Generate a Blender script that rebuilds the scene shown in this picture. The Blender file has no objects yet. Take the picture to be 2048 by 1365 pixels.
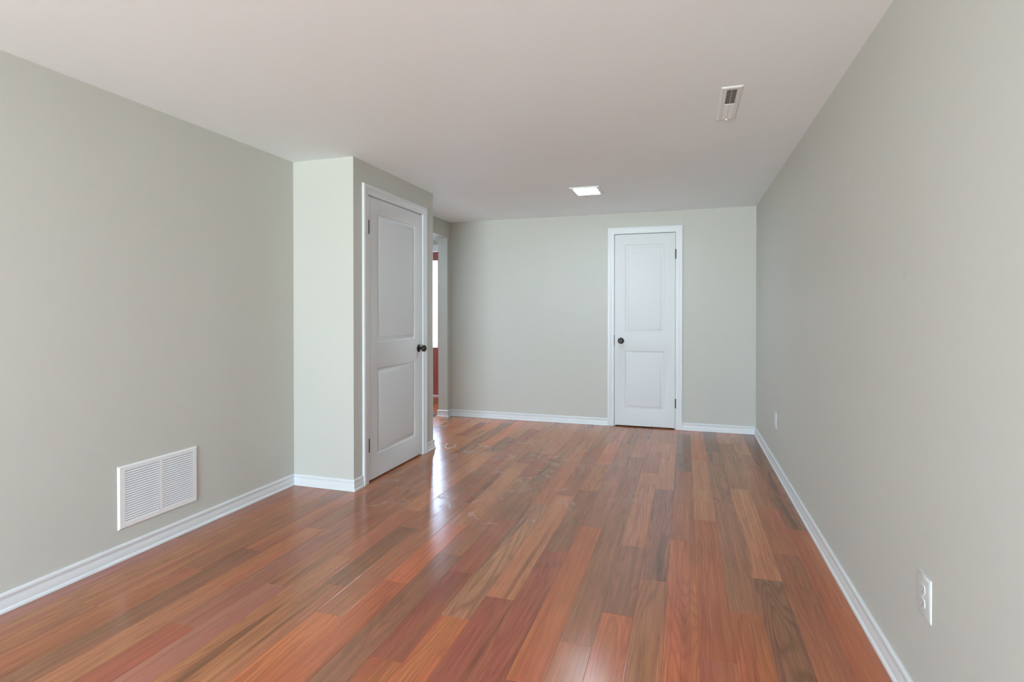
import bpy, bmesh, math, random
from mathutils import Vector, Matrix
random.seed(7)
S = bpy.context.scene
COL = S.collection

# ------------------------------------------------------------------ camera
CAM_H = 1.2022
cam_d = bpy.data.cameras.new('camera')
cam = bpy.data.objects.new('camera', cam_d)
COL.objects.link(cam)
cam.location = (0, 0, CAM_H)
cam.rotation_euler = (math.radians(90 - 0.4214), 0, math.radians(17.5276))
cam_d.sensor_fit = 'HORIZONTAL'
cam_d.sensor_width = 36.0
cam_d.lens = 36.0 * 1097.79 / 2048
cam_d.shift_y = -(682.5 - 633.84) / 2048
cam_d.clip_start = 0.02
S.camera = cam

# ------------------------------------------------------------------ colour management
S.view_settings.view_transform = 'Standard'
S.view_settings.look = 'None'
S.view_settings.gamma = 1.0
S.view_settings.use_curve_mapping = False
S.view_settings.exposure = 2.82
try:
    S.cycles.use_denoising = True
    S.cycles.denoiser = 'OPENIMAGEDENOISE'
    S.cycles.max_bounces = 14
    S.cycles.diffuse_bounces = 10
    S.cycles.glossy_bounces = 5
    S.cycles.transparent_max_bounces = 12
    S.cycles.sample_clamp_indirect = 6.0
    S.cycles.caustics_reflective = False
    S.cycles.caustics_refractive = False
except Exception:
    pass

# ------------------------------------------------------------------ room dimensions (metres)
H = 2.251
XR, XL = 0.6642, -2.6079          # right and left wall planes
YF, YB = 5.8754, -4.5            # far and rear wall planes
YC, YC2, XC = 3.1946, 4.4129, -2.1252   # closet box
T = 0.115                         # partition thickness
OY = 5.793                        # far jamb of the hallway opening
OZ = 2.070                        # its head
FX, FY = -4.55, 7.20              # entry: left wall and front wall planes

# ------------------------------------------------------------------ daylight
W = bpy.data.worlds.new('daylight')
S.world = W
W.use_nodes = True
nt = W.node_tree
nt.nodes.clear()
wo = nt.nodes.new('ShaderNodeOutputWorld')
bg = nt.nodes.new('ShaderNodeBackground')
tc = nt.nodes.new('ShaderNodeTexCoord')
sx = nt.nodes.new('ShaderNodeSeparateXYZ')
cr = nt.nodes.new('ShaderNodeValToRGB')
mr = nt.nodes.new('ShaderNodeMapRange')
mr.inputs['From Min'].default_value = -1
mr.inputs['From Max'].default_value = 1
nt.links.new(tc.outputs['Generated'], sx.inputs[0])
nt.links.new(sx.outputs['Z'], mr.inputs[0])
nt.links.new(mr.outputs[0], cr.inputs[0])
e = cr.color_ramp.elements
e[0].position = 0.0; e[0].color = (1.5, 1.66, 1.74, 1)
e[1].position = 1.0; e[1].color = (0.78, 1.22, 2.0, 1)
a = e.new(0.46); a.color = (1.5, 1.66, 1.74, 1)
a = e.new(0.54); a.color = (1.06, 1.23, 1.43, 1)
nt.links.new(cr.outputs[0], bg.inputs[0])
bg.inputs[1].default_value = 3.9
nt.links.new(bg.outputs[0], wo.inputs[0])

def portal(name, loc, rot, sx_, sy_):
    l = bpy.data.lights.new(name, 'AREA'); l.shape = 'RECTANGLE'; l.size = sx_; l.size_y = sy_
    l.cycles.is_portal = True
    o = bpy.data.objects.new(name, l); COL.objects.link(o); o.location = loc; o.rotation_euler = rot
    return o
WX0, WX1, WZ0, WZ1 = -2.25, 0.35, 0.06, 2.06      # patio door opening in the rear wall
portal('patio_door_daylight_portal', ((WX0 + WX1) / 2, YB - 0.02, (WZ0 + WZ1) / 2), (math.radians(90), 0, 0), WX1 - WX0, WZ1 - WZ0)
portal('front_door_daylight_portal', (-3.70, FY + 0.03, 1.32), (math.radians(-90), 0, 0), 0.60, 1.27)

# ------------------------------------------------------------------ helpers
def link(o): COL.objects.link(o); return o

def obj(name, bm, mat, parent=None, smooth=False, bevel=None):
    me = bpy.data.meshes.new(name)
    bmesh.ops.recalc_face_normals(bm, faces=bm.faces[:])
    bm.to_mesh(me); bm.free()
    if smooth:
        for p in me.polygons: p.use_smooth = True
    if mat: me.materials.append(mat)
    o = bpy.data.objects.new(name, me); link(o)
    if parent: o.parent = parent
    if bevel:
        b = o.modifiers.new('bevel', 'BEVEL'); b.width = bevel; b.segments = 2; b.limit_method = 'ANGLE'; b.angle_limit = math.radians(40)
    return o

def struct(o): o['kind'] = 'structure'; return o
def tag(o, label, cat, group=None, kind=None):
    o['label'] = label; o['category'] = cat
    if group: o['group'] = group
    if kind: o['kind'] = kind
    return o
def empty(name, loc=(0, 0, 0), rot=(0, 0, 0)):
    o = bpy.data.objects.new(name, None); link(o); o.location = loc; o.rotation_euler = rot
    o.empty_display_size = 0.1
    return o
def box(bm, x0, y0, z0, x1, y1, z1):
    v = [bm.verts.new(p) for p in ((x0,y0,z0),(x1,y0,z0),(x1,y1,z0),(x0,y1,z0),(x0,y0,z1),(x1,y0,z1),(x1,y1,z1),(x0,y1,z1))]
    for f in ((0,3,2,1),(4,5,6,7),(0,1,5,4),(1,2,6,5),(2,3,7,6),(3,0,4,7)):
        bm.faces.new([v[i] for i in f])
def boxes(*bs):
    bm = bmesh.new()
    for b in bs: box(bm, *b)
    return bm
def cyl(bm, p0, p1, r0, r1=None, n=24):
    r1 = r0 if r1 is None else r1
    p0, p1 = Vector(p0), Vector(p1); d = p1 - p0
    m = Matrix.Translation((p0 + p1) / 2) @ d.to_track_quat('Z', 'Y').to_matrix().to_4x4()
    bmesh.ops.create_cone(bm, cap_ends=True, segments=n, radius1=r0, radius2=r1, depth=d.length, matrix=m)
def lathe(prof, n=40):
    """prof: (radius, height) pairs, turned about local +Y pointing out of the door"""
    bm = bmesh.new(); rings = []
    for r, h in prof:
        rings.append([bm.verts.new((r * math.cos(2*math.pi*i/n), h, r * math.sin(2*math.pi*i/n))) for i in range(n)] if r > 1e-6 else [bm.verts.new((0, h, 0))])
    for A, B in zip(rings, rings[1:]):
        for i in range(n):
            j = (i + 1) % n
            if len(A) == 1 and len(B) == 1: continue
            if len(A) == 1: bm.faces.new([A[0], B[i], B[j]])
            elif len(B) == 1: bm.faces.new([A[i], A[j], B[0]])
            else: bm.faces.new([A[i], A[j], B[j], B[i]])
    return bm
def smooth_by_angle(o, deg=35):
    for p in o.data.polygons: p.use_smooth = True
    try: o.data.set_sharp_from_angle(angle=math.radians(deg))
    except Exception: pass
    return o

# ------------------------------------------------------------------ materials
def mat(name):
    m = bpy.data.materials.new(name); m.use_nodes = True
    n = m.node_tree.nodes; b = n['Principled BSDF']
    return m, m.node_tree, b
def srgb(r, g, b):
    f = lambda c: (c/255/12.92) if c/255 <= 0.04045 else ((c/255+0.055)/1.055)**2.4
    return (f(r), f(g), f(b), 1)
def nd(t, k, **kw):
    n = t.nodes.new(k)
    for a_, v in kw.items(): setattr(n, a_, v)
    return n

def paint(name, col, rough, bump=0.015, scale=420.0, var=0.018, spec=0.35):
    m, t, b = mat(name)
    tc = nd(t, 'ShaderNodeTexCoord')
    n1 = nd(t, 'ShaderNodeTexNoise'); n1.inputs['Scale'].default_value = 1.3; n1.inputs['Detail'].default_value = 3
    t.links.new(tc.outputs['Object'], n1.inputs['Vector'])
    mp = nd(t, 'ShaderNodeMapRange'); mp.inputs['To Min'].default_value = 1 - var; mp.inputs['To Max'].default_value = 1 + var
    t.links.new(n1.outputs['Fac'], mp.inputs[0])
    mx = nd(t, 'ShaderNodeVectorMath', operation='SCALE'); mx.inputs[0].default_value = col[:3]
    t.links.new(mp.outputs[0], mx.inputs['Scale'])
    t.links.new(mx.outputs[0], b.inputs['Base Color'])
    n2 = nd(t, 'ShaderNodeTexNoise'); n2.inputs['Scale'].default_value = scale; n2.inputs['Detail'].default_value = 2
    t.links.new(tc.outputs['Object'], n2.inputs['Vector'])
    bp = nd(t, 'ShaderNodeBump'); bp.inputs['Strength'].default_value = bump; bp.inputs['Distance'].default_value = 0.01
    t.links.new(n2.outputs['Fac'], bp.inputs['Height']); t.links.new(bp.outputs[0], b.inputs['Normal'])
    b.inputs['Roughness'].default_value = rough
    b.inputs['Specular IOR Level'].default_value = spec
    return m

WALL = (0.555, 0.565, 0.522, 1)
M_wall = paint('greige_wall_paint', WALL, 0.75)
M_ceil = paint('white_ceiling_paint', (0.86, 0.92, 0.95, 1), 0.85, bump=0.03, scale=160, var=0.02)
M_trim = paint('white_semigloss_trim', (0.70, 0.735, 0.75, 1), 0.42, bump=0.004, var=0.004, spec=0.4)
M_door = paint('white_door_paint', (0.67, 0.70, 0.71, 1), 0.50, bump=0.01, scale=300, var=0.004, spec=0.3)
M_vent = paint('white_enamel_metal', (0.80, 0.82, 0.83, 1), 0.35, bump=0.0, var=0.0, spec=0.5)
M_plast = paint('white_outlet_plastic', (0.60, 0.63, 0.62, 1), 0.45, bump=0.0, var=0.0, spec=0.5)
def simple(name, col, rough=0.5, metal=0.0):
    m, t, b = mat(name); b.inputs['Base Color'].default_value = col; b.inputs['Roughness'].default_value = rough; b.inputs['Metallic'].default_value = metal
    n = nd(t, 'ShaderNodeTexNoise'); n.inputs['Scale'].default_value = 60
    mp = nd(t, 'ShaderNodeMapRange'); mp.inputs['To Min'].default_value = max(0, rough - .05); mp.inputs['To Max'].default_value = rough + .05
    t.links.new(n.outputs['Fac'], mp.inputs[0]); t.links.new(mp.outputs[0], b.inputs['Roughness'])
    return m
M_dark = simple('duct_shade_paint', (0.03, 0.03, 0.03, 1), 0.8)  # near-black colour standing in for the shade inside the ducts
M_slot = simple('grey_slot', (0.16, 0.16, 0.15, 1), 0.6)
M_strike = simple('dark_bronze_strike', (0.03, 0.028, 0.026, 1), 0.6)
M_bronze = simple('oil_rubbed_bronze', (0.055, 0.048, 0.044, 1), 0.28, 0.85)
M_chrome = simple('worn_metal', (0.35, 0.34, 0.32, 1), 0.3, 1.0)
M_red = paint('red_front_door_paint', srgb(150, 72, 66), 0.35, bump=0.003, var=0.01)
M_alu = paint('white_vinyl_frame', (0.8, 0.81, 0.8, 1), 0.3, bump=0, var=0)
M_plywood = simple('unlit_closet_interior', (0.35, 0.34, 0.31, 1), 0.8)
M_bark = simple('tree_bark', (0.16, 0.14, 0.11, 1), 0.9)

def led(name, strength):
    m, t, b = mat(name)
    b.inputs['Base Color'].default_value = (0.9, 0.9, 0.9, 1)
    b.inputs['Emission Color'].default_value = (0.80, 0.98, 1.14, 1)
    b.inputs['Emission Strength'].default_value = strength
    return m
M_led = led('led_diffuser', 9.0)
M_led_added = led('added_fill_led_diffuser', 33.0)  # strong glow for the added, out-of-view fill lights only

m = bpy.data.materials.new('window_glass'); m.use_nodes = True
t = m.node_tree; t.nodes.clear()
o_ = nd(t, 'ShaderNodeOutputMaterial'); tr = nd(t, 'ShaderNodeBsdfTransparent'); gl = nd(t, 'ShaderNodeBsdfGlossy'); fr = nd(t, 'ShaderNodeFresnel'); mix = nd(t, 'ShaderNodeMixShader')
tr.inputs[0].default_value = (0.96, 0.98, 0.97, 1); gl.inputs['Roughness'].default_value = 0.02; fr.inputs['IOR'].default_value = 1.45
t.links.new(fr.outputs[0], mix.inputs[0]); t.links.new(tr.outputs[0], mix.inputs[1]); t.links.new(gl.outputs[0], mix.inputs[2]); t.links.new(mix.outputs[0], o_.inputs[0])
M_glass = m
M_glass_door = m.copy(); M_glass_door.name = 'dimmed_door_glass'  # tint put in to dim daylight through the front door and its floor streak
for n_ in M_glass_door.node_tree.nodes:
    if n_.type == 'BSDF_TRANSPARENT': n_.inputs[0].default_value = (0.72, 0.75, 0.78, 1)

# right wall: greige paint with two faint round touch-up patches and a scuff
def wall_right_mat():
    m = paint('greige_wall_paint_touched_up', WALL, 0.75)
    t = m.node_tree; b = t.nodes['Principled BSDF']
    src = b.inputs['Base Color'].links[0].from_socket
    tc = nd(t, 'ShaderNodeTexCoord'); prev = src
    for (y, z, r, k) in SPOTS:
        d = nd(t, 'ShaderNodeVectorMath', operation='DISTANCE'); d.inputs[1].default_value = (XR, y, z)
        t.links.new(tc.outputs['Object'], d.inputs[0])
        mp = nd(t, 'ShaderNodeMapRange', interpolation_type='SMOOTHSTEP'); mp.inputs['From Min'].default_value = r * .5; mp.inputs['From Max'].default_value = r
        mp.inputs['To Min'].default_value = k; mp.inputs['To Max'].default_value = 1.0
        t.links.new(d.outputs['Value'], mp.inputs[0])
        s = nd(t, 'ShaderNodeVectorMath', operation='SCALE'); t.links.new(prev, s.inputs[0]); t.links.new(mp.outputs[0], s.inputs['Scale']); prev = s.outputs[0]
    t.links.new(prev, b.inputs['Base Color'])
    return m
SPOTS = [(2.62, 1.752, 0.022, 0.955), (2.04, 1.326, 0.020, 0.955), (1.86, 0.56, 0.012, 0.97)]
M_wallR = wall_right_mat()

# ------------------------------------------------------------------ wood floor
PAL = dict(
    O=(184, 108, 74), R=(152, 88, 72), P=(166, 112, 104), W=(150, 103, 81), T=(176, 121, 90), D=(132, 94, 74))
BW = 0.12196
X0 = 0.0498
# row: [(end joint y, tone nearer the camera, tone beyond)]
ROWS = {
-6: [(2.2,'O','W')],
-5: [(3.363,'O','D')],
-4: [(1.66,'O','O'),(3.007,'D','O'),(3.668,'W','T'),(5.003,'D','T')],
-3: [(1.35,'R','D'),(2.693,'D','T'),(4.021,'T','W'),(5.384,'T','T')],
-2: [(2.364,'O','W'),(3.692,'W','D'),(5.039,'T','D')],
-1: [(2.016,'R','O'),(3.357,'O','T'),(4.709,'T','O')],
0: [(3.015,'O','D'),(4.347,'O','D')],
1: [(2.534,'T','D'),(3.861,'P','T'),(5.219,'T','T')],
2: [(2.201,'O','W'),(2.87,'W','T'),(3.553,'T','T'),(4.223,'T','P'),(4.896,'T','T')],
3: [(1.962,'T','W'),(3.307,'W','D'),(4.657,'T','T')],
4: [(1.703,'R','O'),(3.061,'O','W'),(4.407,'P','T')],
5: [(2.685,'R','W'),(3.682,'W','W'),(4.36,'T','O')],
6: [(2.181,'R','T'),(3.532,'T','W'),(4.881,'R','T')],
7: [(1.99,'O','T'),(3.337,'T','W'),(4.685,'O','T')],
8: [(1.674,'O','R'),(2.348,'R','R'),(3.012,'R','T'),(4.367,'D','T')],
9: [(1.15,'T','D'),(2.505,'D','T'),(3.85,'T','R')],
10: [(2.174,'O','O'),(2.87,'O','T'),(4.196,'T','R'),(4.544,'D','T')],
11: [(1.858,'O','T'),(3.213,'W','T'),(4.55,'R','T')],
12: [(1.39,'O','T'),(2.067,'T','D'),(2.747,'D','T'),(4.09,'T','R')],
13: [(2.321,'T','R'),(3.004,'T','T'),(4.47,'T','D'),(5.009,'D','T')],
14: [(1.987,'P','T'),(3.33,'W','T'),(4.67,'T','O')],
15: [(1.627,'R','P'),(2.978,'W','D'),(4.32,'T','W')],
16: [(1.906,'T','O'),(2.576,'T','W'),(3.92,'T','T')],
17: [(2.254,'D','O'),(3.6,'W','T'),(4.94,'T','R')],
18: [(0.65,'T','T'),(1.998,'O','W'),(3.34,'T','P'),(4.68,'T','T')],
19: [(1.626,'T','T'),(2.973,'T','P'),(4.3,'W','T')],
20: [(1.25,'W','T'),(2.595,'T','T'),(3.94,'R','W')],
21: [(0.9,'P','P'),(2.25,'P','P'),(3.6,'W','T')],
}
def plank_rows():
    rnd = random.Random(3)
    out = []
    for k in range(-6, 38):
        js = list(ROWS.get(k, [(rnd.uniform(3.2, 4.5), rnd.choice('TWO'), rnd.choice('TWR'))]))
        tones = {}
        while js[0][0] > YB - 0.1: js.insert(0, (js[0][0] - 1.345, rnd.choice('TWORO'), js[0][1]))
        while js[-1][0] < FY + 0.1: js.append((js[-1][0] + rnd.choice([1.345, .673, 1.345]), js[-1][2], rnd.choice('TWTOD')))
        for i in range(len(js) - 1):
            ya, yb = js[i][0], js[i + 1][0]
            ta, tb = js[i][2], js[i + 1][1]
            ca, cb = PAL[ta], PAL[tb]
            c = [(p + q) / 2 for p, q in zip(ca, cb)] if ta != tb else ca
            out.append((k, ya, yb, c, ta))
    return out
def build_floor():
    bm = bmesh.new()
    tone = bm.loops.layers.float_color.new('plank_tone')
    misc = bm.loops.layers.float_color.new('plank_misc')
    g, dp = 0.0014, 0.0009
    rnd = random.Random(11)
    for k, ya, yb, c, ch in plank_rows():
        xb, xa = X0 - k * BW, X0 - (k + 1) * BW
        xb = min(xb, XR + .02)
        ya, yb = max(ya, YB - .1), min(yb, FY + .08)
        if xb - xa < 0.01 or yb <= ya: continue
        if xb < XL - T and yb < YC2 - .2: continue
        j = rnd.uniform(0.93, 1.07)
        c = [v * .76 + w_ * .24 for v, w_ in zip(c, (158, 103, 76))]; col = srgb(*[v * j for v in c]); col = (col[0]*1.04, col[1]*.92, col[2]*.78, 1)
        if k == 7 and abs(ya - 1.99) < .01: col = (.45, .192, .098, 1)
        seed = rnd.random(); grain = {'D': .95, 'T': .65, 'W': .4, 'O': .35, 'R': .3, 'P': .25}[ch] + rnd.uniform(-.15, .25)
        fig = rnd.random()
        if k == 7 and abs(ya - 1.99) < .01: grain = fig = 1.0
        mi = (seed, max(0, min(1, grain)), fig, 1)
        o = [bm.verts.new(p) for p in ((xa, ya, -dp), (xb, ya, -dp), (xb, yb, -dp), (xa, yb, -dp))]
        i = [bm.verts.new(p) for p in ((xa+g, ya+g, 0), (xb-g, ya+g, 0), (xb-g, yb-g, 0), (xa+g, yb-g, 0))]
        fs = [bm.faces.new(i)]
        for q in range(4):
            r = (q + 1) % 4
            fs.append(bm.faces.new([o[q], o[r], i[r], i[q]]))
        for f in fs:
            for l in f.loops:
                l[tone] = col; l[misc] = mi
    # subfloor under the planks
    box(bm, FX - .1, YB - .15, -0.06, XR + .1, FY + .6, -0.002)
    for f in bm.faces:
        for l in f.loops:
            if l[tone][3] == 0: l[tone] = (.08, .05, .04, 1)
    me = bpy.data.meshes.new('floor'); bm.to_mesh(me); bm.free()
    me.materials.append(wood_mat())
    return struct(link(bpy.data.objects.new('floor', me)))

def wood_mat():
    m, t, b = mat('cherry_plank_floor')
    L = t.links.new
    def math_(op, a, b_=None, c=None, clamp=False):
        n = nd(t, 'ShaderNodeMath', operation=op); n.use_clamp = clamp
        for i, v in enumerate((a, b_, c)):
            if v is None: continue
            if isinstance(v, (int, float)): n.inputs[i].default_value = v
            else: L(v, n.inputs[i])
        return n.outputs[0]
    def rng(v, a, b_, c=0.0, d=1.0, smooth=False):
        n = nd(t, 'ShaderNodeMapRange')
        if smooth: n.interpolation_type = 'SMOOTHSTEP'
        L(v, n.inputs[0])
        for i, q in zip((1, 2, 3, 4), (a, b_, c, d)): n.inputs[i].default_value = q
        return n.outputs[0]
    tc = nd(t, 'ShaderNodeTexCoord')
    at = nd(t, 'ShaderNodeAttribute', attribute_name='plank_tone')
    am = nd(t, 'ShaderNodeAttribute', attribute_name='plank_misc')
    sp = nd(t, 'ShaderNodeSeparateColor'); L(am.outputs['Color'], sp.inputs[0])
    seed, grain, fig = sp.outputs
    off = nd(t, 'ShaderNodeCombineXYZ')
    L(math_('MULTIPLY', seed, 37.7), off.inputs[0]); L(math_('MULTIPLY', seed, 91.3), off.inputs[1]); L(math_('MULTIPLY', seed, 13.1), off.inputs[2])
    base = nd(t, 'ShaderNodeVectorMath', operation='ADD'); L(tc.outputs['Object'], base.inputs[0]); L(off.outputs[0], base.inputs[1])
    def scaled(sx_, sy_, sz_=1.0):
        n = nd(t, 'ShaderNodeVectorMath', operation='MULTIPLY'); L(base.outputs[0], n.inputs[0]); n.inputs[1].default_value = (sx_, sy_, sz_); return n.outputs[0]
    def noise(vec, scale, detail=3, rough=.5, dist=0.0):
        n = nd(t, 'ShaderNodeTexNoise'); L(vec, n.inputs['Vector']); n.inputs['Scale'].default_value = scale; n.inputs['Detail'].default_value = detail
        n.inputs['Roughness'].default_value = rough; n.inputs['Distortion'].default_value = dist; return n.outputs['Fac']
    # growth rings: contour lines of a slow noise stretched along the plank (cathedrals and flowing lines)
    field = noise(scaled(7.5, .62), 1.0, 2, .40, .25)
    rings = math_('SINE', math_('MULTIPLY', field, 105.0))
    rings = math_('POWER', rng(rings, -1, 1), 3.0)
    streak = noise(scaled(60.0, 1.1), 1.0, 4, .6)
    fibre = noise(scaled(300.0, 6.0), 1.0, 3, .6)
    pore = rng(noise(scaled(260.0, 14.0), 1.0, 2, .7), .60, .72)
    blot = noise(scaled(5.0, 1.6), 1.0, 3, .55, .3)
    tone = rng(blot, .3, .7, .90, 1.10)
    tone = math_('MULTIPLY', tone, rng(streak, .25, .75, 0.78, 1.20))
    tone = math_('MULTIPLY', tone, rng(fibre, .3, .7, 0.83, 1.14))
    ringmask = math_('MULTIPLY', rings, math_('MULTIPLY', math_('ADD', math_('MULTIPLY', grain, 0.34), .05), rng(fig, .25, .8, .25, 1.0)))
    ringmask = math_('MULTIPLY', ringmask, rng(streak, .3, .65, .3, 1.0))
    tone = math_('MULTIPLY', tone, math_('SUBTRACT', 1.0, ringmask))
    dark_band = rng(noise(scaled(16.0, .8), 1.0, 2, .5, .5), .60, .72, 0, .45, True)
    tone = math_('MULTIPLY', tone, math_('SUBTRACT', 1.0, math_('MULTIPLY', dark_band, grain)))
    tone = math_('MULTIPLY', tone, math_('SUBTRACT', 1.0, math_('MULTIPLY', pore, math_('MULTIPLY', grain, .28))))
    cs = nd(t, 'ShaderNodeVectorMath', operation='SCALE'); L(at.outputs['Color'], cs.inputs[0]); L(tone, cs.inputs['Scale'])
    # hue drift: orange to red inside a plank
    hs = nd(t, 'ShaderNodeHueSaturation'); L(cs.outputs[0], hs.inputs['Color'])
    L(rng(noise(scaled(14.0, .9), 1.0, 2), .3, .7, .494, .507), hs.inputs['Hue'])
    hs.inputs['Saturation'].default_value = 1.0
    # dried wet-mop smudges in the middle of the room: pale, slightly rougher rings
    g = nd(t, 'ShaderNodeVectorMath', operation='MULTIPLY'); L(tc.outputs['Object'], g.inputs[0]); g.inputs[1].default_value = (1, .62, 1)
    wn = nd(t, 'ShaderNodeTexNoise'); wn.inputs['Scale'].default_value = 5.0; wn.inputs['Detail'].default_value = 3; L(g.outputs[0], wn.inputs['Vector'])
    wv = nd(t, 'ShaderNodeVectorMath', operation='SCALE'); L(wn.outputs['Color'], wv.inputs[0]); wv.inputs['Scale'].default_value = .45
    ga = nd(t, 'ShaderNodeVectorMath', operation='ADD'); L(g.outputs[0], ga.inputs[0]); L(wv.outputs[0], ga.inputs[1])
    vo = nd(t, 'ShaderNodeTexVoronoi'); vo.inputs['Scale'].default_value = 3.4; L(ga.outputs[0], vo.inputs['Vector'])
    ring = math_('SUBTRACT', 1.0, rng(math_('ABSOLUTE', math_('SUBTRACT', vo.outputs['Distance'], .30)), .0, .07, 0, 1, True))
    pick = rng(noise(tc.outputs['Object'], 2.6, 2), .46, .56, 0, 1, True)
    dd = nd(t, 'ShaderNodeVectorMath', operation='DISTANCE'); L(tc.outputs['Object'], dd.inputs[0]); dd.inputs[1].default_value = (-1.40, 3.95, 0)
    region = rng(dd.outputs['Value'], .55, 1.45, 1, 0, True)
    smudge = math_('MULTIPLY', math_('MULTIPLY', ring, pick), region)
    haze = math_('MULTIPLY', rng(noise(ga.outputs[0], 5.0, 4, .6), .50, .68, 0, 1, True), region)
    smudge = math_('MAXIMUM', smudge, math_('MULTIPLY', haze, .45))
    mx = nd(t, 'ShaderNodeMix', data_type='RGBA'); L(math_('MULTIPLY', smudge, .35), mx.inputs[0]); L(hs.outputs[0], mx.inputs[6]); mx.inputs[7].default_value = (.50, .42, .38, 1)
    L(mx.outputs[2], b.inputs['Base Color'])
    rr = rng(noise(tc.outputs['Object'], 2.2, 3), .3, .7, .19, .24)
    L(math_('ADD', rr, math_('MULTIPLY', smudge, .16)), b.inputs['Roughness'])
    b.inputs['IOR'].default_value = 1.58
    b.inputs['Specular IOR Level'].default_value = 0.5
    # gentle unevenness of the boards and fine fibre relief
    b1 = nd(t, 'ShaderNodeBump'); b1.inputs['Strength'].default_value = .30; b1.inputs['Distance'].default_value = .004
    L(noise(tc.outputs['Object'], 4.0, 1), b1.inputs['Height'])
    b2 = nd(t, 'ShaderNodeBump'); b2.inputs['Strength'].default_value = .05; b2.inputs['Distance'].default_value = .001
    L(fibre, b2.inputs['Height']); L(b1.outputs[0], b2.inputs['Normal']); L(b2.outputs[0], b.inputs['Normal'])
    return m

floor = build_floor()

# ------------------------------------------------------------------ shell
struct(obj('ceiling', boxes((FX - .1, YB - .12, H, XR + .12, FY + .12, H + .1)), M_ceil))
struct(obj('wall_right', boxes((XR, YB - .12, -.01, XR + .12, YF + .12, H + .005)), M_wallR))
struct(obj('wall_left', boxes((XL - T, YB - .12, -.01, XL, YC2 - T + .001, H + .005)), M_wall))
D1Y0, D1Y1, DZ = 3.368, 4.203, 2.030       # closet door opening
D2X0, D2X1 = -0.718, -0.096                # far door opening
# closet: front face wall, side wall with the door opening, back wall running on into the entry
struct(obj('wall_closet_front', boxes((XL - .01, YC, -.01, XC, YC + T, H + .005)), M_wall))
struct(obj('wall_closet_side', boxes((XC - T, YC + T - .001, -.01, XC, D1Y0 - .018, H + .005), (XC - T, D1Y1 + .018, -.01, XC, YC2, H + .005), (XC - T, D1Y0 - .018, DZ + .018, XC, D1Y1 + .018, H + .005)), M_wall))
struct(obj('wall_closet_back', boxes((FX, YC2 - T, -.01, XC - T + .001, YC2, H + .005)), M_wall))
struct(obj('wall_opening_header', boxes((XL - T, YC2 - .001, OZ, XL, OY + .001, H + .005)), M_wall))
struct(obj('wall_opening_stub', boxes((XL - T, OY, -.01, XL, FY, H + .005)), M_wall))
struct(obj('wall_far', boxes((XL - .001, YF, -.01, D2X0 - .018, YF + T, H + .005), (D2X1 + .018, YF, -.01, XR + .001, YF + T, H + .005), (D2X0 - .018, YF, DZ + .018, D2X1 + .018, YF + T, H + .005)), M_wall))
# small closet behind the far door so the gap round the leaf stays dark
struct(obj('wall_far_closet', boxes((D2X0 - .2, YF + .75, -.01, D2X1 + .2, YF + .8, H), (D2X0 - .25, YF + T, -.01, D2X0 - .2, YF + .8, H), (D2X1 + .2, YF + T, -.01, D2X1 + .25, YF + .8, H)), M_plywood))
struct(obj('wall_entry_left', boxes((FX - .1, YC2 - T, -.01, FX, FY + .1, H + .005)), M_wall))
FDX0, FDX1, FDZ = -4.20, -3.275, 2.115      # front door opening
struct(obj('wall_entry_front', boxes((FX, FY, -.01, FDX0, FY + .12, H + .005), (FDX1, FY, -.01, XL, FY + .12, H + .005), (FDX0, FY, FDZ, FDX1, FY + .12, H + .005)), M_wall))
struct(obj('wall_rear', boxes((XL - .01, YB - .12, -.01, WX0, YB, H + .005), (WX1, YB - .12, -.01, XR + .01, YB, H + .005), (WX0, YB - .12, WZ1, WX1, YB, H + .005), (WX0, YB - .12, -.01, WX1, YB, WZ0)), M_wall))

# sliding patio door behind the camera: frame, two sashes, glass
pd = struct(empty('window_1', ((WX0 + WX1) / 2, YB - .06, WZ0)))
def rel(o, p): o.parent = p; o.matrix_parent_inverse = Matrix.Translation(-Vector(p.location)); return o
fw = .05
rel(obj('frame', boxes((WX0, YB - .10, WZ0, WX0 + fw, YB - .02, WZ1), (WX1 - fw, YB - .10, WZ0, WX1, YB - .02, WZ1), (WX0 + fw, YB - .10, WZ1 - fw, WX1 - fw, YB - .02, WZ1), (WX0 + fw, YB - .10, WZ0, WX1 - fw, YB - .02, WZ0 + .03)), M_alu), pd)
mid = (WX0 + WX1) / 2
for a_, b_, y_ in ((WX0 + fw, mid + .03, YB - .085), (mid - .03, WX1 - fw, YB - .05)):
    s_ = rel(obj('sash', boxes((a_, y_, WZ0 + .03, a_ + .06, y_ + .03, WZ1 - fw), (b_ - .06, y_, WZ0 + .03, b_, y_ + .03, WZ1 - fw), (a_ + .06, y_, WZ1 - fw - .06, b_ - .06, y_ + .03, WZ1 - fw), (a_ + .06, y_, WZ0 + .03, b_ - .06, y_ + .03, WZ0 + .11)), M_alu), pd)
    obj('pane', boxes((a_ + .055, y_ + .012, WZ0 + .105, b_ - .055, y_ + .017, WZ1 - fw - .055)), M_glass, s_)

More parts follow.
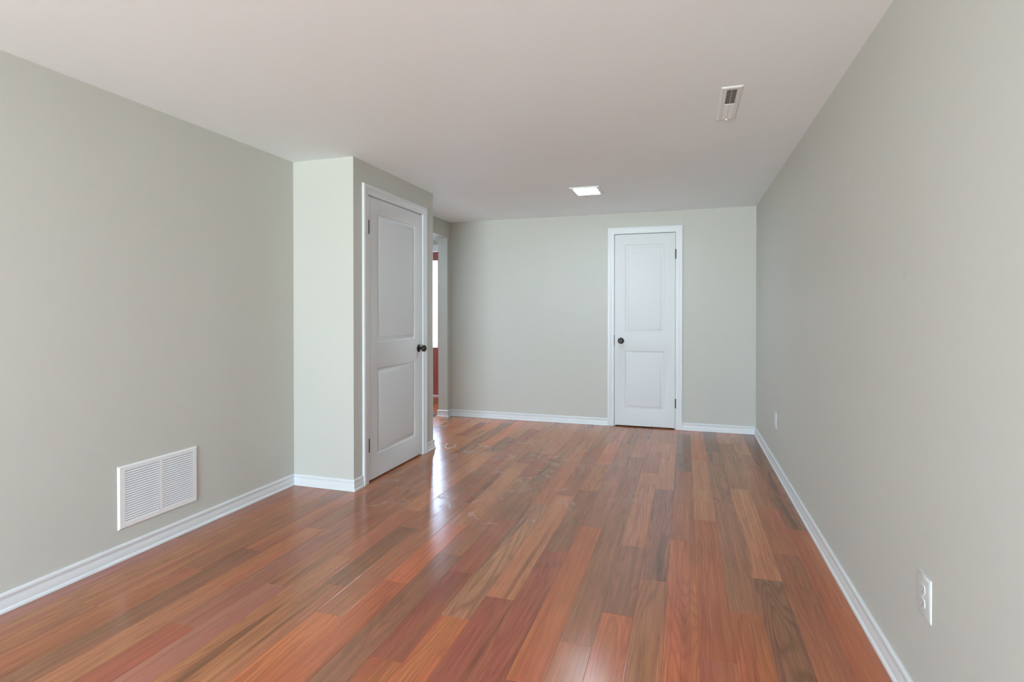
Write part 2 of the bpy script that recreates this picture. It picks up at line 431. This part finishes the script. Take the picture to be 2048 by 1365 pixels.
# ------------------------------------------------------------------ baseboards
BP = [(0, .0775), (.0055, .0775), (.0085, .0755), (.0105, .0715), (.0112, .0665), (.0105, .061), (.0085, .0565), (.0078, .0525), (.0090, .047), (.0112, .038), (.0122, .028), (.0126, .0165), (.0150, .0150), (.0175, .0120), (.0190, .0080), (.0195, .0010), (0, .0010)]
def baseboard(name, path, start_cap=True):
    """path runs with the room on its right-hand side; BP is swept along it with mitred corners"""
    bm = bmesh.new(); n = len(path); st = []
    for i, p in enumerate(path):
        p = Vector(p)
        d0 = (p - Vector(path[i-1])).normalized() if i else None
        d1 = (Vector(path[i+1]) - p).normalized() if i < n - 1 else None
        if d0 is None: d0 = d1
        if d1 is None: d1 = d0
        n0 = Vector((d0.y, -d0.x)); n1 = Vector((d1.y, -d1.x))
        mvec = (n0 + n1); mvec = mvec / (1 + n0.dot(n1))
        st.append([bm.verts.new((p.x + mvec.x * w, p.y + mvec.y * w, z)) for w, z in BP])
    for A, B in zip(st, st[1:]):
        for i in range(len(BP)):
            j = (i + 1) % len(BP)
            bm.faces.new([A[i], A[j], B[j], B[i]])
    bm.faces.new(st[0]); bm.faces.new(st[-1][::-1])
    return struct(smooth_by_angle(obj(name, bm, M_trim), 28))
CW = .067                                   # casing width
C1Y0, C1Y1, CZ = D1Y0 + .008 - CW - .004, D1Y1 - .008 + CW + .004, DZ + CW
baseboard('baseboard_left', [(XL, YB), (XL, YC), (XC, YC), (XC, D1Y0 - .002 - CW)])
baseboard('baseboard_closet', [(XC, D1Y1 + .002 + CW), (XC, YC2), (XL - T, YC2), (FX, YC2)])
baseboard('baseboard_hall', [(XL - T, FY), (XL - T, OY), (XL, OY), (XL, YF), (D2X0 + .002 - CW, YF)])
baseboard('baseboard_right', [(D2X1 - .002 + CW, YF), (XR, YF), (XR, YB)])
# note: path order keeps the room on the right-hand side of each run

# ------------------------------------------------------------------ doors
# casing profile: u outward from the opening, w out of the wall
CP = [(0, 0), (0, .0085), (.002, .0105), (.008, .0112), (.022, .0112), (.030, .0125), (.038, .0160), (.044, .0175), (.058, .0178), (.064, .0170), (.067, .0145), (.067, 0)]
def casing_bm(w0, w1, z1, prof=CP):
    bm = bmesh.new(); st = []
    for k in range(4):
        ring = []
        for u, w in prof:
            if k == 0: p = (w0 - u, -w, 0.001)
            elif k == 1: p = (w0 - u, -w, z1 + u)
            elif k == 2: p = (w1 + u, -w, z1 + u)
            else: p = (w1 + u, -w, 0.001)
            ring.append(bm.verts.new(p))
        st.append(ring)
    for A, B in zip(st, st[1:]):
        for i in range(len(prof)):
            j = (i + 1) % len(prof)
            bm.faces.new([A[i], A[j], B[j], B[i]])
    bm.faces.new(st[0]); bm.faces.new(st[-1][::-1])
    return bm
def leaf_bm(wd, z0, z1, panels, th=.035):
    """door leaf, front face at y=0 facing -y, with moulded raised panels (x0,x1,z0,z1)"""
    bm = bmesh.new()
    xs = sorted({0, wd, panels[0][0], panels[0][1]})
    zs = sorted({z0, z1} | {p[2] for p in panels} | {p[3] for p in panels})
    grid = {(x, z): bm.verts.new((x, 0, z)) for x in xs for z in zs}
    holes = {(p[0], p[2]) for p in panels}
    for i in range(len(xs) - 1):
        for j in range(len(zs) - 1):
            if (xs[i], zs[j]) in holes: continue
            bm.faces.new([grid[(xs[i], zs[j])], grid[(xs[i+1], zs[j])], grid[(xs[i+1], zs[j+1])], grid[(xs[i], zs[j+1])]])
    prof = [(0, 0), (.003, .0035), (.007, .0075), (.012, .0092), (.018, .0088), (.026, .0070), (.034, .0045), (.039, .0030), (.041, .0008), (.044, .0004)]
    for (a0, a1, b0, b1) in panels:
        prev = [grid[(a0, b0)], grid[(a1, b0)], grid[(a1, b1)], grid[(a0, b1)]]
        for u, d in prof[1:]:
            cur = [bm.verts.new(p) for p in ((a0+u, d, b0+u), (a1-u, d, b0+u), (a1-u, d, b1-u), (a0+u, d, b1-u))]
            for q in range(4):
                r = (q + 1) % 4
                bm.faces.new([prev[q], prev[r], cur[r], cur[q]])
            prev = cur
        bm.faces.new(prev)
    # edges and back
    c = [bm.verts.new(p) for p in ((0, th, z0), (wd, th, z0), (wd, th, z1), (0, th, z1))]
    bm.faces.new(c)
    left = [grid[(xs[0], z)] for z in zs]; right = [grid[(xs[-1], z)] for z in zs]
    bot = [grid[(x, zs[0])] for x in xs]; top = [grid[(x, zs[-1])] for x in xs]
    bm.faces.new(left + [c[3], c[0]]); bm.faces.new(right + [c[2], c[1]])
    bm.faces.new(bot + [c[1], c[0]]); bm.faces.new(top + [c[2], c[3]])
    return bm
def knob(parent, x, z, lock=False):
    """bronze round knob on a rosette; local -y points out of the door"""
    flip = Matrix.Rotation(math.pi, 4, 'Z')
    ros = lathe([(0, 0), (.0325, 0), (.0330, .003), (.0310, .006), (.0240, .0085), (.0150, .0105), (.0125, .0125), (0, .0125)])
    ros.transform(flip)
    k = lathe([(0, .0115), (.0115, .0115), (.0105, .020), (.0105, .028), (.0150, .0325), (.0235, .0380), (.0275, .0455), (.0280, .0520), (.0255, .0590), (.0190, .0640), (.0120, .0655), (.0110, .0640), (.0060, .0640), (.0050, .0660), (0, .0662)])
    k.transform(flip)
    kb = obj('door_knob', k, M_bronze, parent, smooth=True); kb.location = (x, 0, z)
    rb = obj('rosette', ros, M_bronze, kb); smooth_by_angle(rb, 40)
    return kb
def hinge(parent, x, z, side):
    bm = bmesh.new()
    h = .046
    for i in range(5):
        a0 = -h + i * 2 * h / 5 + .0006
        cyl(bm, (0, -.0085, a0), (0, -.0085, a0 + 2 * h / 5 - .0012), .0062, n=16)
    cyl(bm, (0, -.0085, h), (0, -.0085, h + .006), .0048, .003, n=16)
    cyl(bm, (0, -.0085, -h - .004), (0, -.0085, -h), .003, .0048, n=16)
    box(bm, -.004, -.006, -h, .004, .004, h)
    o = obj('hinge', bm, M_bronze, parent); o.location = (x, 0, z); smooth_by_angle(o, 40)
    return o
def room_door(name, loc, rotz, wd, knob_x, hinge_x):
    """local frame: x along the wall (left to right seen from the room), -y into the room"""
    root = struct(empty(name, loc, (0, 0, rotz)))
    gap = .0035
    # jamb lining the opening
    jm = boxes((-.018, .0, .0, 0, T, DZ + .018), (wd, .0, .0, wd + .018, T, DZ + .018), (0, .0, DZ, wd, T, DZ + .018),
               (0, .040, .0, .012, .075, DZ), (wd - .012, .040, .0, wd, .075, DZ), (.012, .040, DZ - .012, wd - .012, .075, DZ))
    obj('jamb', jm, M_trim, root)
    cs = obj('casing', casing_bm(-.002, wd + .002, DZ + .002), M_trim, root); smooth_by_angle(cs, 30)
    lw = wd - 2 * gap
    lf = leaf_bm(lw, .013, DZ - .0055, [(.122, lw - .122, .178, .800), (.122, lw - .122, .986, 1.918)] if lw > .7 else [(.107, lw - .107, .178, .800), (.107, lw - .107, .986, 1.918)])
    leaf = obj('door_leaf', lf, M_door, root); leaf.location = (gap, .001, 0)
    smooth_by_angle(leaf, 50)
    k = knob(root, knob_x, .905)
    for z in (1.803, .268): hinge(root, hinge_x, z, 1)
    return root
# closet door on the closet's side wall (wall faces +x): local x runs along +y, local -y points to +x
d1 = room_door('door_1', (XC, D1Y0, 0), math.radians(90), D1Y1 - D1Y0, (D1Y1 - D1Y0) - .063, -.002)
sp_ = obj('strike_plate', boxes((D1Y1 - D1Y0 - .0035, -.0015, .872, D1Y1 - D1Y0 + .0015, .02, .935)), M_strike, d1)
# far door: local x along +x, -y to the camera
d2 = room_door('door_2', (D2X0, YF, 0), 0, D2X1 - D2X0, .069, D2X1 - D2X0 + .002)
obj('strike_plate', boxes((-.002, -.0015, .855, .003, .02, .965)), M_strike, d2)

# front door in the entry, glimpsed through the opening
d3 = struct(empty('door_3', (FDX0, FY, 0)))
fwid = FDX1 - FDX0
obj('jamb', boxes((0, 0, 0, .03, .12, FDZ), (fwid - .03, 0, 0, fwid, .12, FDZ), (.03, 0, FDZ - .03, fwid - .03, .12, FDZ)), M_trim, d3)
cs = obj('casing', casing_bm(.0, fwid, FDZ), M_trim, d3); smooth_by_angle(cs, 30)
def glazed_leaf():
    bm = bmesh.new(); a0, a1 = .034, fwid - .034; g0, g1, z0, z1 = .15, fwid - .135 - .000, .70, 1.955
    box(bm, a0, .03, .012, g0, .07, FDZ - .034); box(bm, g1, .03, .012, a1, .07, FDZ - .034)
    box(bm, g0, .03, .012, g1, .07, z0); box(bm, g0, .03, z1, g1, .07, FDZ - .034)
    for p in ((g0 + .02, g0 + .30), (g1 - .30, g1 - .02)):   # two moulded panels under the glass
        box(bm, p[0], .024, .255, p[0] + .02, .03, .545); box(bm, p[1] - .02, .024, .255, p[1], .03, .545)
        box(bm, p[0] + .02, .024, .525, p[1] - .02, .03, .545); box(bm, p[0] + .02, .024, .255, p[1] - .02, .03, .275)
        box(bm, p[0] + .04, .026, .295, p[1] - .04, .03, .505)
    return bm, (g0, g1, z0, z1)
gb, (g0, g1, z0, z1) = glazed_leaf()
lf3 = obj('door_leaf', gb, M_red, d3)
obj('pane', boxes((g0 - .004, .048, z0 - .004, g1 + .004, .053, z1 + .004)), M_glass_door, d3)
obj('threshold', boxes((0, -.02, 0, fwid, .12, .012)), M_trim, d3)

# bare tree outside the front door glass
def tree():
    root = tag(empty('tree', (-5.6, 12.0, -.4)), 'bare thin-branched tree seen outside through the front door glass', 'tree')
    rnd = random.Random(5)
    bm = bmesh.new(); cyl(bm, (0, 0, 0), (.05, 0, 2.0), .09, .06, 12); obj('trunk', bm, M_bark, root, smooth=True)
    bm = bmesh.new()
    def grow(p, d, l, r, n):
        q = p + d * l; cyl(bm, p, q, r, r * .65, 6)
        if n == 0: return
        for _ in range(3):
            nd_ = (d + Vector((rnd.uniform(-.8, .8), rnd.uniform(-.8, .8), rnd.uniform(-.2, .6)))).normalized()
            grow(q, nd_, l * .72, r * .6, n - 1)
    grow(Vector((.05, 0, 1.95)), Vector((0, 0, 1)), .6, .05, 4)
    obj('branches', bm, M_bark, root, smooth=True)
tree()
struct(obj('ground_outside', boxes((-14, FY + .6, -.5, 8, FY + 20, -.4)), simple('pale_paving', (.42, .41, .38, 1), .9)))

# ------------------------------------------------------------------ return air grille, left wall
def return_grille():
    y0, y1, z0, z1 = 1.943, 2.390, .150, .456
    wd, ht = y1 - y0, z1 - z0
    # local: x along +y of the room, -y out of the wall (towards +x)
    root = tag(empty('return_air_grille', (XL, y0, z0), (0, 0, math.radians(90))), 'white louvred return air grille low on the left wall above the baseboard', 'vent')
    bm = bmesh.new(); m_ = .031; th = .0095; lip = .006
    a0, a1, b0, b1 = m_, wd - m_, .026, ht - .026; c0, c1 = wd / 2 - .009, wd / 2 + .009
    def bevbox(x0_, z0_, x1_, z1_): box(bm, x0_, -th, z0_, x1_, -th + .0012, z1_)
    bevbox(lip, lip, a0, ht - lip); bevbox(a1, lip, wd - lip, ht - lip); bevbox(a0, lip, a1, b0); bevbox(a0, b1, a1, ht - lip); bevbox(c0, b0, c1, b1)
    # sloped lip back to the wall
    o = [(0, 0), (wd, 0), (wd, ht), (0, ht)]; i = [(lip, lip), (wd - lip, lip), (wd - lip, ht - lip), (lip, ht - lip)]
    ov = [bm.verts.new((p[0], 0, p[1])) for p in o]; ov2 = [bm.verts.new((p[0], -.004, p[1])) for p in o]; iv = [bm.verts.new((p[0], -th, p[1])) for p in i]
    for q in range(4):
        r = (q + 1) % 4
        bm.faces.new([ov[q], ov[r], ov2[r], ov2[q]]); bm.faces.new([ov2[q], ov2[r], iv[r], iv[q]])
    obj('frame', bm, M_vent, root)
    n = 22; pitch = (b1 - b0) / n
    for k_, (s0, s1) in enumerate(((a0, c0), (c1, a1))):
        bm = bmesh.new()
        for k in range(n):
            zc = b0 + k * pitch
            # stamped louvre: foot proud of the frame, leaning back, a thin dark gap above it
            v = [bm.verts.new(p) for p in ((s0, -th - .0006, zc + .0002), (s1, -th - .0006, zc + .0002), (s1, -th + .0028, zc + pitch * .74), (s0, -th + .0028, zc + pitch * .74),
                                           (s0, -th + .0004, zc + .0000), (s1, -th + .0004, zc + .0000), (s1, -th + .0036, zc + pitch * .70), (s0, -th + .0036, zc + pitch * .70))]
            for f in ((0,1,2,3), (4,7,6,5), (0,4,5,1), (3,2,6,7), (0,3,7,4), (1,5,6,2)): bm.faces.new([v[x] for x in f])
        obj('louvres', bm, M_vent, root)
    obj('duct_shade_plate', boxes((a0 - .004, -.0015, b0 - .004, a1 + .004, -.0005, b1 + .004)), M_dark, root)  # flat dark plate in place of the shaded duct depth
    for x_, z_ in ((m_ * .55, .055), (m_ * .55, ht - .055), (wd - m_ * .55, .055), (wd - m_ * .55, ht - .055)):
        bm = bmesh.new(); cyl(bm, (x_, -th - .0015, z_), (x_, -th, z_), .0028, .0036, 16)
        box(bm, x_ - .0024, -th - .0018, z_ - .0004, x_ + .0024, -th - .0013, z_ + .0004)
        obj('screw', bm, M_vent, root)
return_grille()

# ------------------------------------------------------------------ ceiling supply register
def ceiling_register():
    x0, x1, y0, y1 = .158, .255, 2.737, 3.190
    root = tag(empty('ceiling_register', (x0, y0, H)), 'white ceiling supply register with half of its fins turned open', 'vent')
    wd, ln = x1 - x0, y1 - y0; th = .0055
    bm = bmesh.new(); a0, a1, b0, b1 = .027, wd - .025, .026, ln - .024; lip = .007
    o = [(0, 0), (wd, 0), (wd, ln), (0, ln)]; i = [(lip, lip), (wd - lip, lip), (wd - lip, ln - lip), (lip, ln - lip)]; h_ = [(a0, b0), (a1, b0), (a1, b1), (a0, b1)]
    V0 = [bm.verts.new((p[0], p[1], 0)) for p in o]; V1 = [bm.verts.new((p[0], p[1], -.0015)) for p in o]
    V2 = [bm.verts.new((p[0], p[1], -th)) for p in i]; V3 = [bm.verts.new((p[0], p[1], -th)) for p in h_]; V4 = [bm.verts.new((p[0], p[1], -.001)) for p in h_]
    for A, B in ((V0, V1), (V1, V2), (V2, V3), (V3, V4)):
        for q in range(4):
            r = (q + 1) % 4; bm.faces.new([A[q], A[r], B[r], B[q]])
    obj('frame', bm, M_vent, root)
    obj('duct_shade_plate', boxes((a0, b0, -.0012, a1, b1, -.0006)), M_dark, root)  # thin dark sheet gives the shade behind the fins
    half = (b0 + b1) / 2 - .004
    def fins(f0, f1, lean, n):
        bm = bmesh.new(); pt = (f1 - f0) / n
        for k in range(n):
            yc = f0 + (k + .5) * pt; dx = lean * pt * .42
            v = [bm.verts.new(p) for p in ((a0, yc - dx, -th), (a1, yc - dx, -th), (a1, yc + dx, -.002), (a0, yc + dx, -.002), (a0, yc - dx + .0009, -th), (a1, yc - dx + .0009, -th), (a1, yc + dx + .0009, -.002), (a0, yc + dx + .0009, -.002))]
            for f in ((0,1,2,3), (4,7,6,5), (0,4,5,1), (3,2,6,7), (0,3,7,4), (1,5,6,2)): bm.faces.new([v[x] for x in f])
        return bm
    obj('fins', fins(b0, half - .002, 1.15, 12), M_vent, root)
    obj('fins', fins(half + .004, b1, -1.0, 13), M_vent, root)
    obj('centre_bar', boxes((a0, half - .002, -th, a1, half + .004, -.002)), M_vent, root)
    obj('rib', boxes(((a0 + a1) / 2 - .001, b0, -th - .0004, (a0 + a1) / 2 + .001, b1, -.003)), M_vent, root)
    bm = boxes(((a0 + a1) / 2 - .004, b1 + .004, -th - .008, (a0 + a1) / 2 + .004, b1 + .016, -th + .0005)); obj('damper_lever', bm, M_vent, root, bevel=.0015)
ceiling_register()

# ------------------------------------------------------------------ ceiling light
def ceiling_light(x0, y0, label, glow=None):
    wd, ln = .248, .302; th = .010
    root = tag(empty('ceiling_light', (x0, y0, H)), label, 'light', 'square ceiling lights')
    a = .031; b_ = .026
    bm = bmesh.new()
    rings = [((0, 0), 0), ((0, 0), -.008), ((.0025, .0025), -th), ((a - .008, b_ - .008), -th), ((a, b_), -.005)]
    prev = None
    for (u, v_), z in rings:
        cur = [bm.verts.new(p) for p in ((u, v_, z), (wd - u, v_, z), (wd - u, ln - v_, z), (u, ln - v_, z))]
        if prev:
            for q in range(4):
                r = (q + 1) % 4; bm.faces.new([prev[q], prev[r], cur[r], cur[q]])
        prev = cur
    obj('frame', bm, M_vent, root)
    obj('diffuser', boxes((a - .001, b_ - .001, -.0055, wd - a + .001, ln - b_ + .001, -.003)), glow or M_led, root)
    return root
ceiling_light(-.932, 4.545, 'lit square LED ceiling light in a white frame, in front of the far door')
ceiling_light(-.932, -.50, 'added unseen square LED fill light above the camera position, nearest the viewer', M_led_added)  # added out of view to brighten side walls and floor
ceiling_light(-.932, -2.80, 'added unseen square LED fill light beside the patio door behind the viewer', M_led_added)  # second added fill lamp, evens out the room's brightness
ceiling_light(-3.70, 5.55, 'added square LED fill light in the entry hall, hidden behind the closet', M_led_added)  # added lamp, brightens the entry glimpsed through the opening

# ------------------------------------------------------------------ outlets on the right wall
def outlet(y, z, label):
    """local: x toward -y of the room (left to right as seen), -y out of the wall, i.e. toward -x"""
    root = tag(empty('wall_outlet', (XR, y, z), (0, 0, math.radians(-90))), label, 'outlet', 'outlets on the right wall')
    wd, ht, th = .086, .124, .0065
    bm = bmesh.new(); prev = None
    for u, d in ((0, 0), (0, .0015), (.0035, .0045), (.0075, .0060), (.0100, th)):
        cur = [bm.verts.new(p) for p in ((-wd/2 + u, -d, -ht/2 + u), (wd/2 - u, -d, -ht/2 + u), (wd/2 - u, -d, ht/2 - u), (-wd/2 + u, -d, ht/2 - u))]
        if prev:
            for q in range(4):
                r = (q + 1) % 4; bm.faces.new([prev[q], prev[r], cur[r], cur[q]])
        prev = cur
    bm.faces.new(prev)
    smooth_by_angle(obj('cover_plate', bm, M_plast, root), 50)
    for s in (1, -1):
        zc = s * .0195
        bm = bmesh.new(); n = 28; vs = []
        for dd, k in ((-th + .001, 1.0), (-th - .0016, 1.0), (-th - .0022, .95)):
            ring = []
            for i in range(n):
                an = 2 * math.pi * i / n
                x_ = .0172 * math.cos(an) * k; z_ = max(-.0138, min(.0138, .0172 * math.sin(an))) * k
                ring.append(bm.verts.new((x_, dd, zc + z_)))
            vs.append(ring)
        for A, B in zip(vs, vs[1:]):
            for i in range(n): bm.faces.new([A[i], A[(i+1) % n], B[(i+1) % n], B[i]])
        bm.faces.new(vs[-1])
        rc = obj('receptacle', bm, M_plast, root)
        bm = boxes((-.0075, -th - .0024, zc - .001, -.0055, -th - .0021, zc + .0085), (.0055, -th - .0024, zc, .0075, -th - .0021, zc + .0075))
        cyl(bm, (0, -th - .0024, zc - .0075), (0, -th - .0021, zc - .0075), .0026, n=14)
        obj('slots', bm, M_slot, rc)
    bm = bmesh.new(); cyl(bm, (0, -th - .0012, 0), (0, -th + .0005, 0), .0030, .0034, 16)
    obj('screw', bm, M_plast, root)
    return root
outlet(1.868, .382, 'nearest white duplex outlet, low on the right wall towards the front')
outlet(4.620, .378, 'small far white outlet, low on the right wall near the back corner')
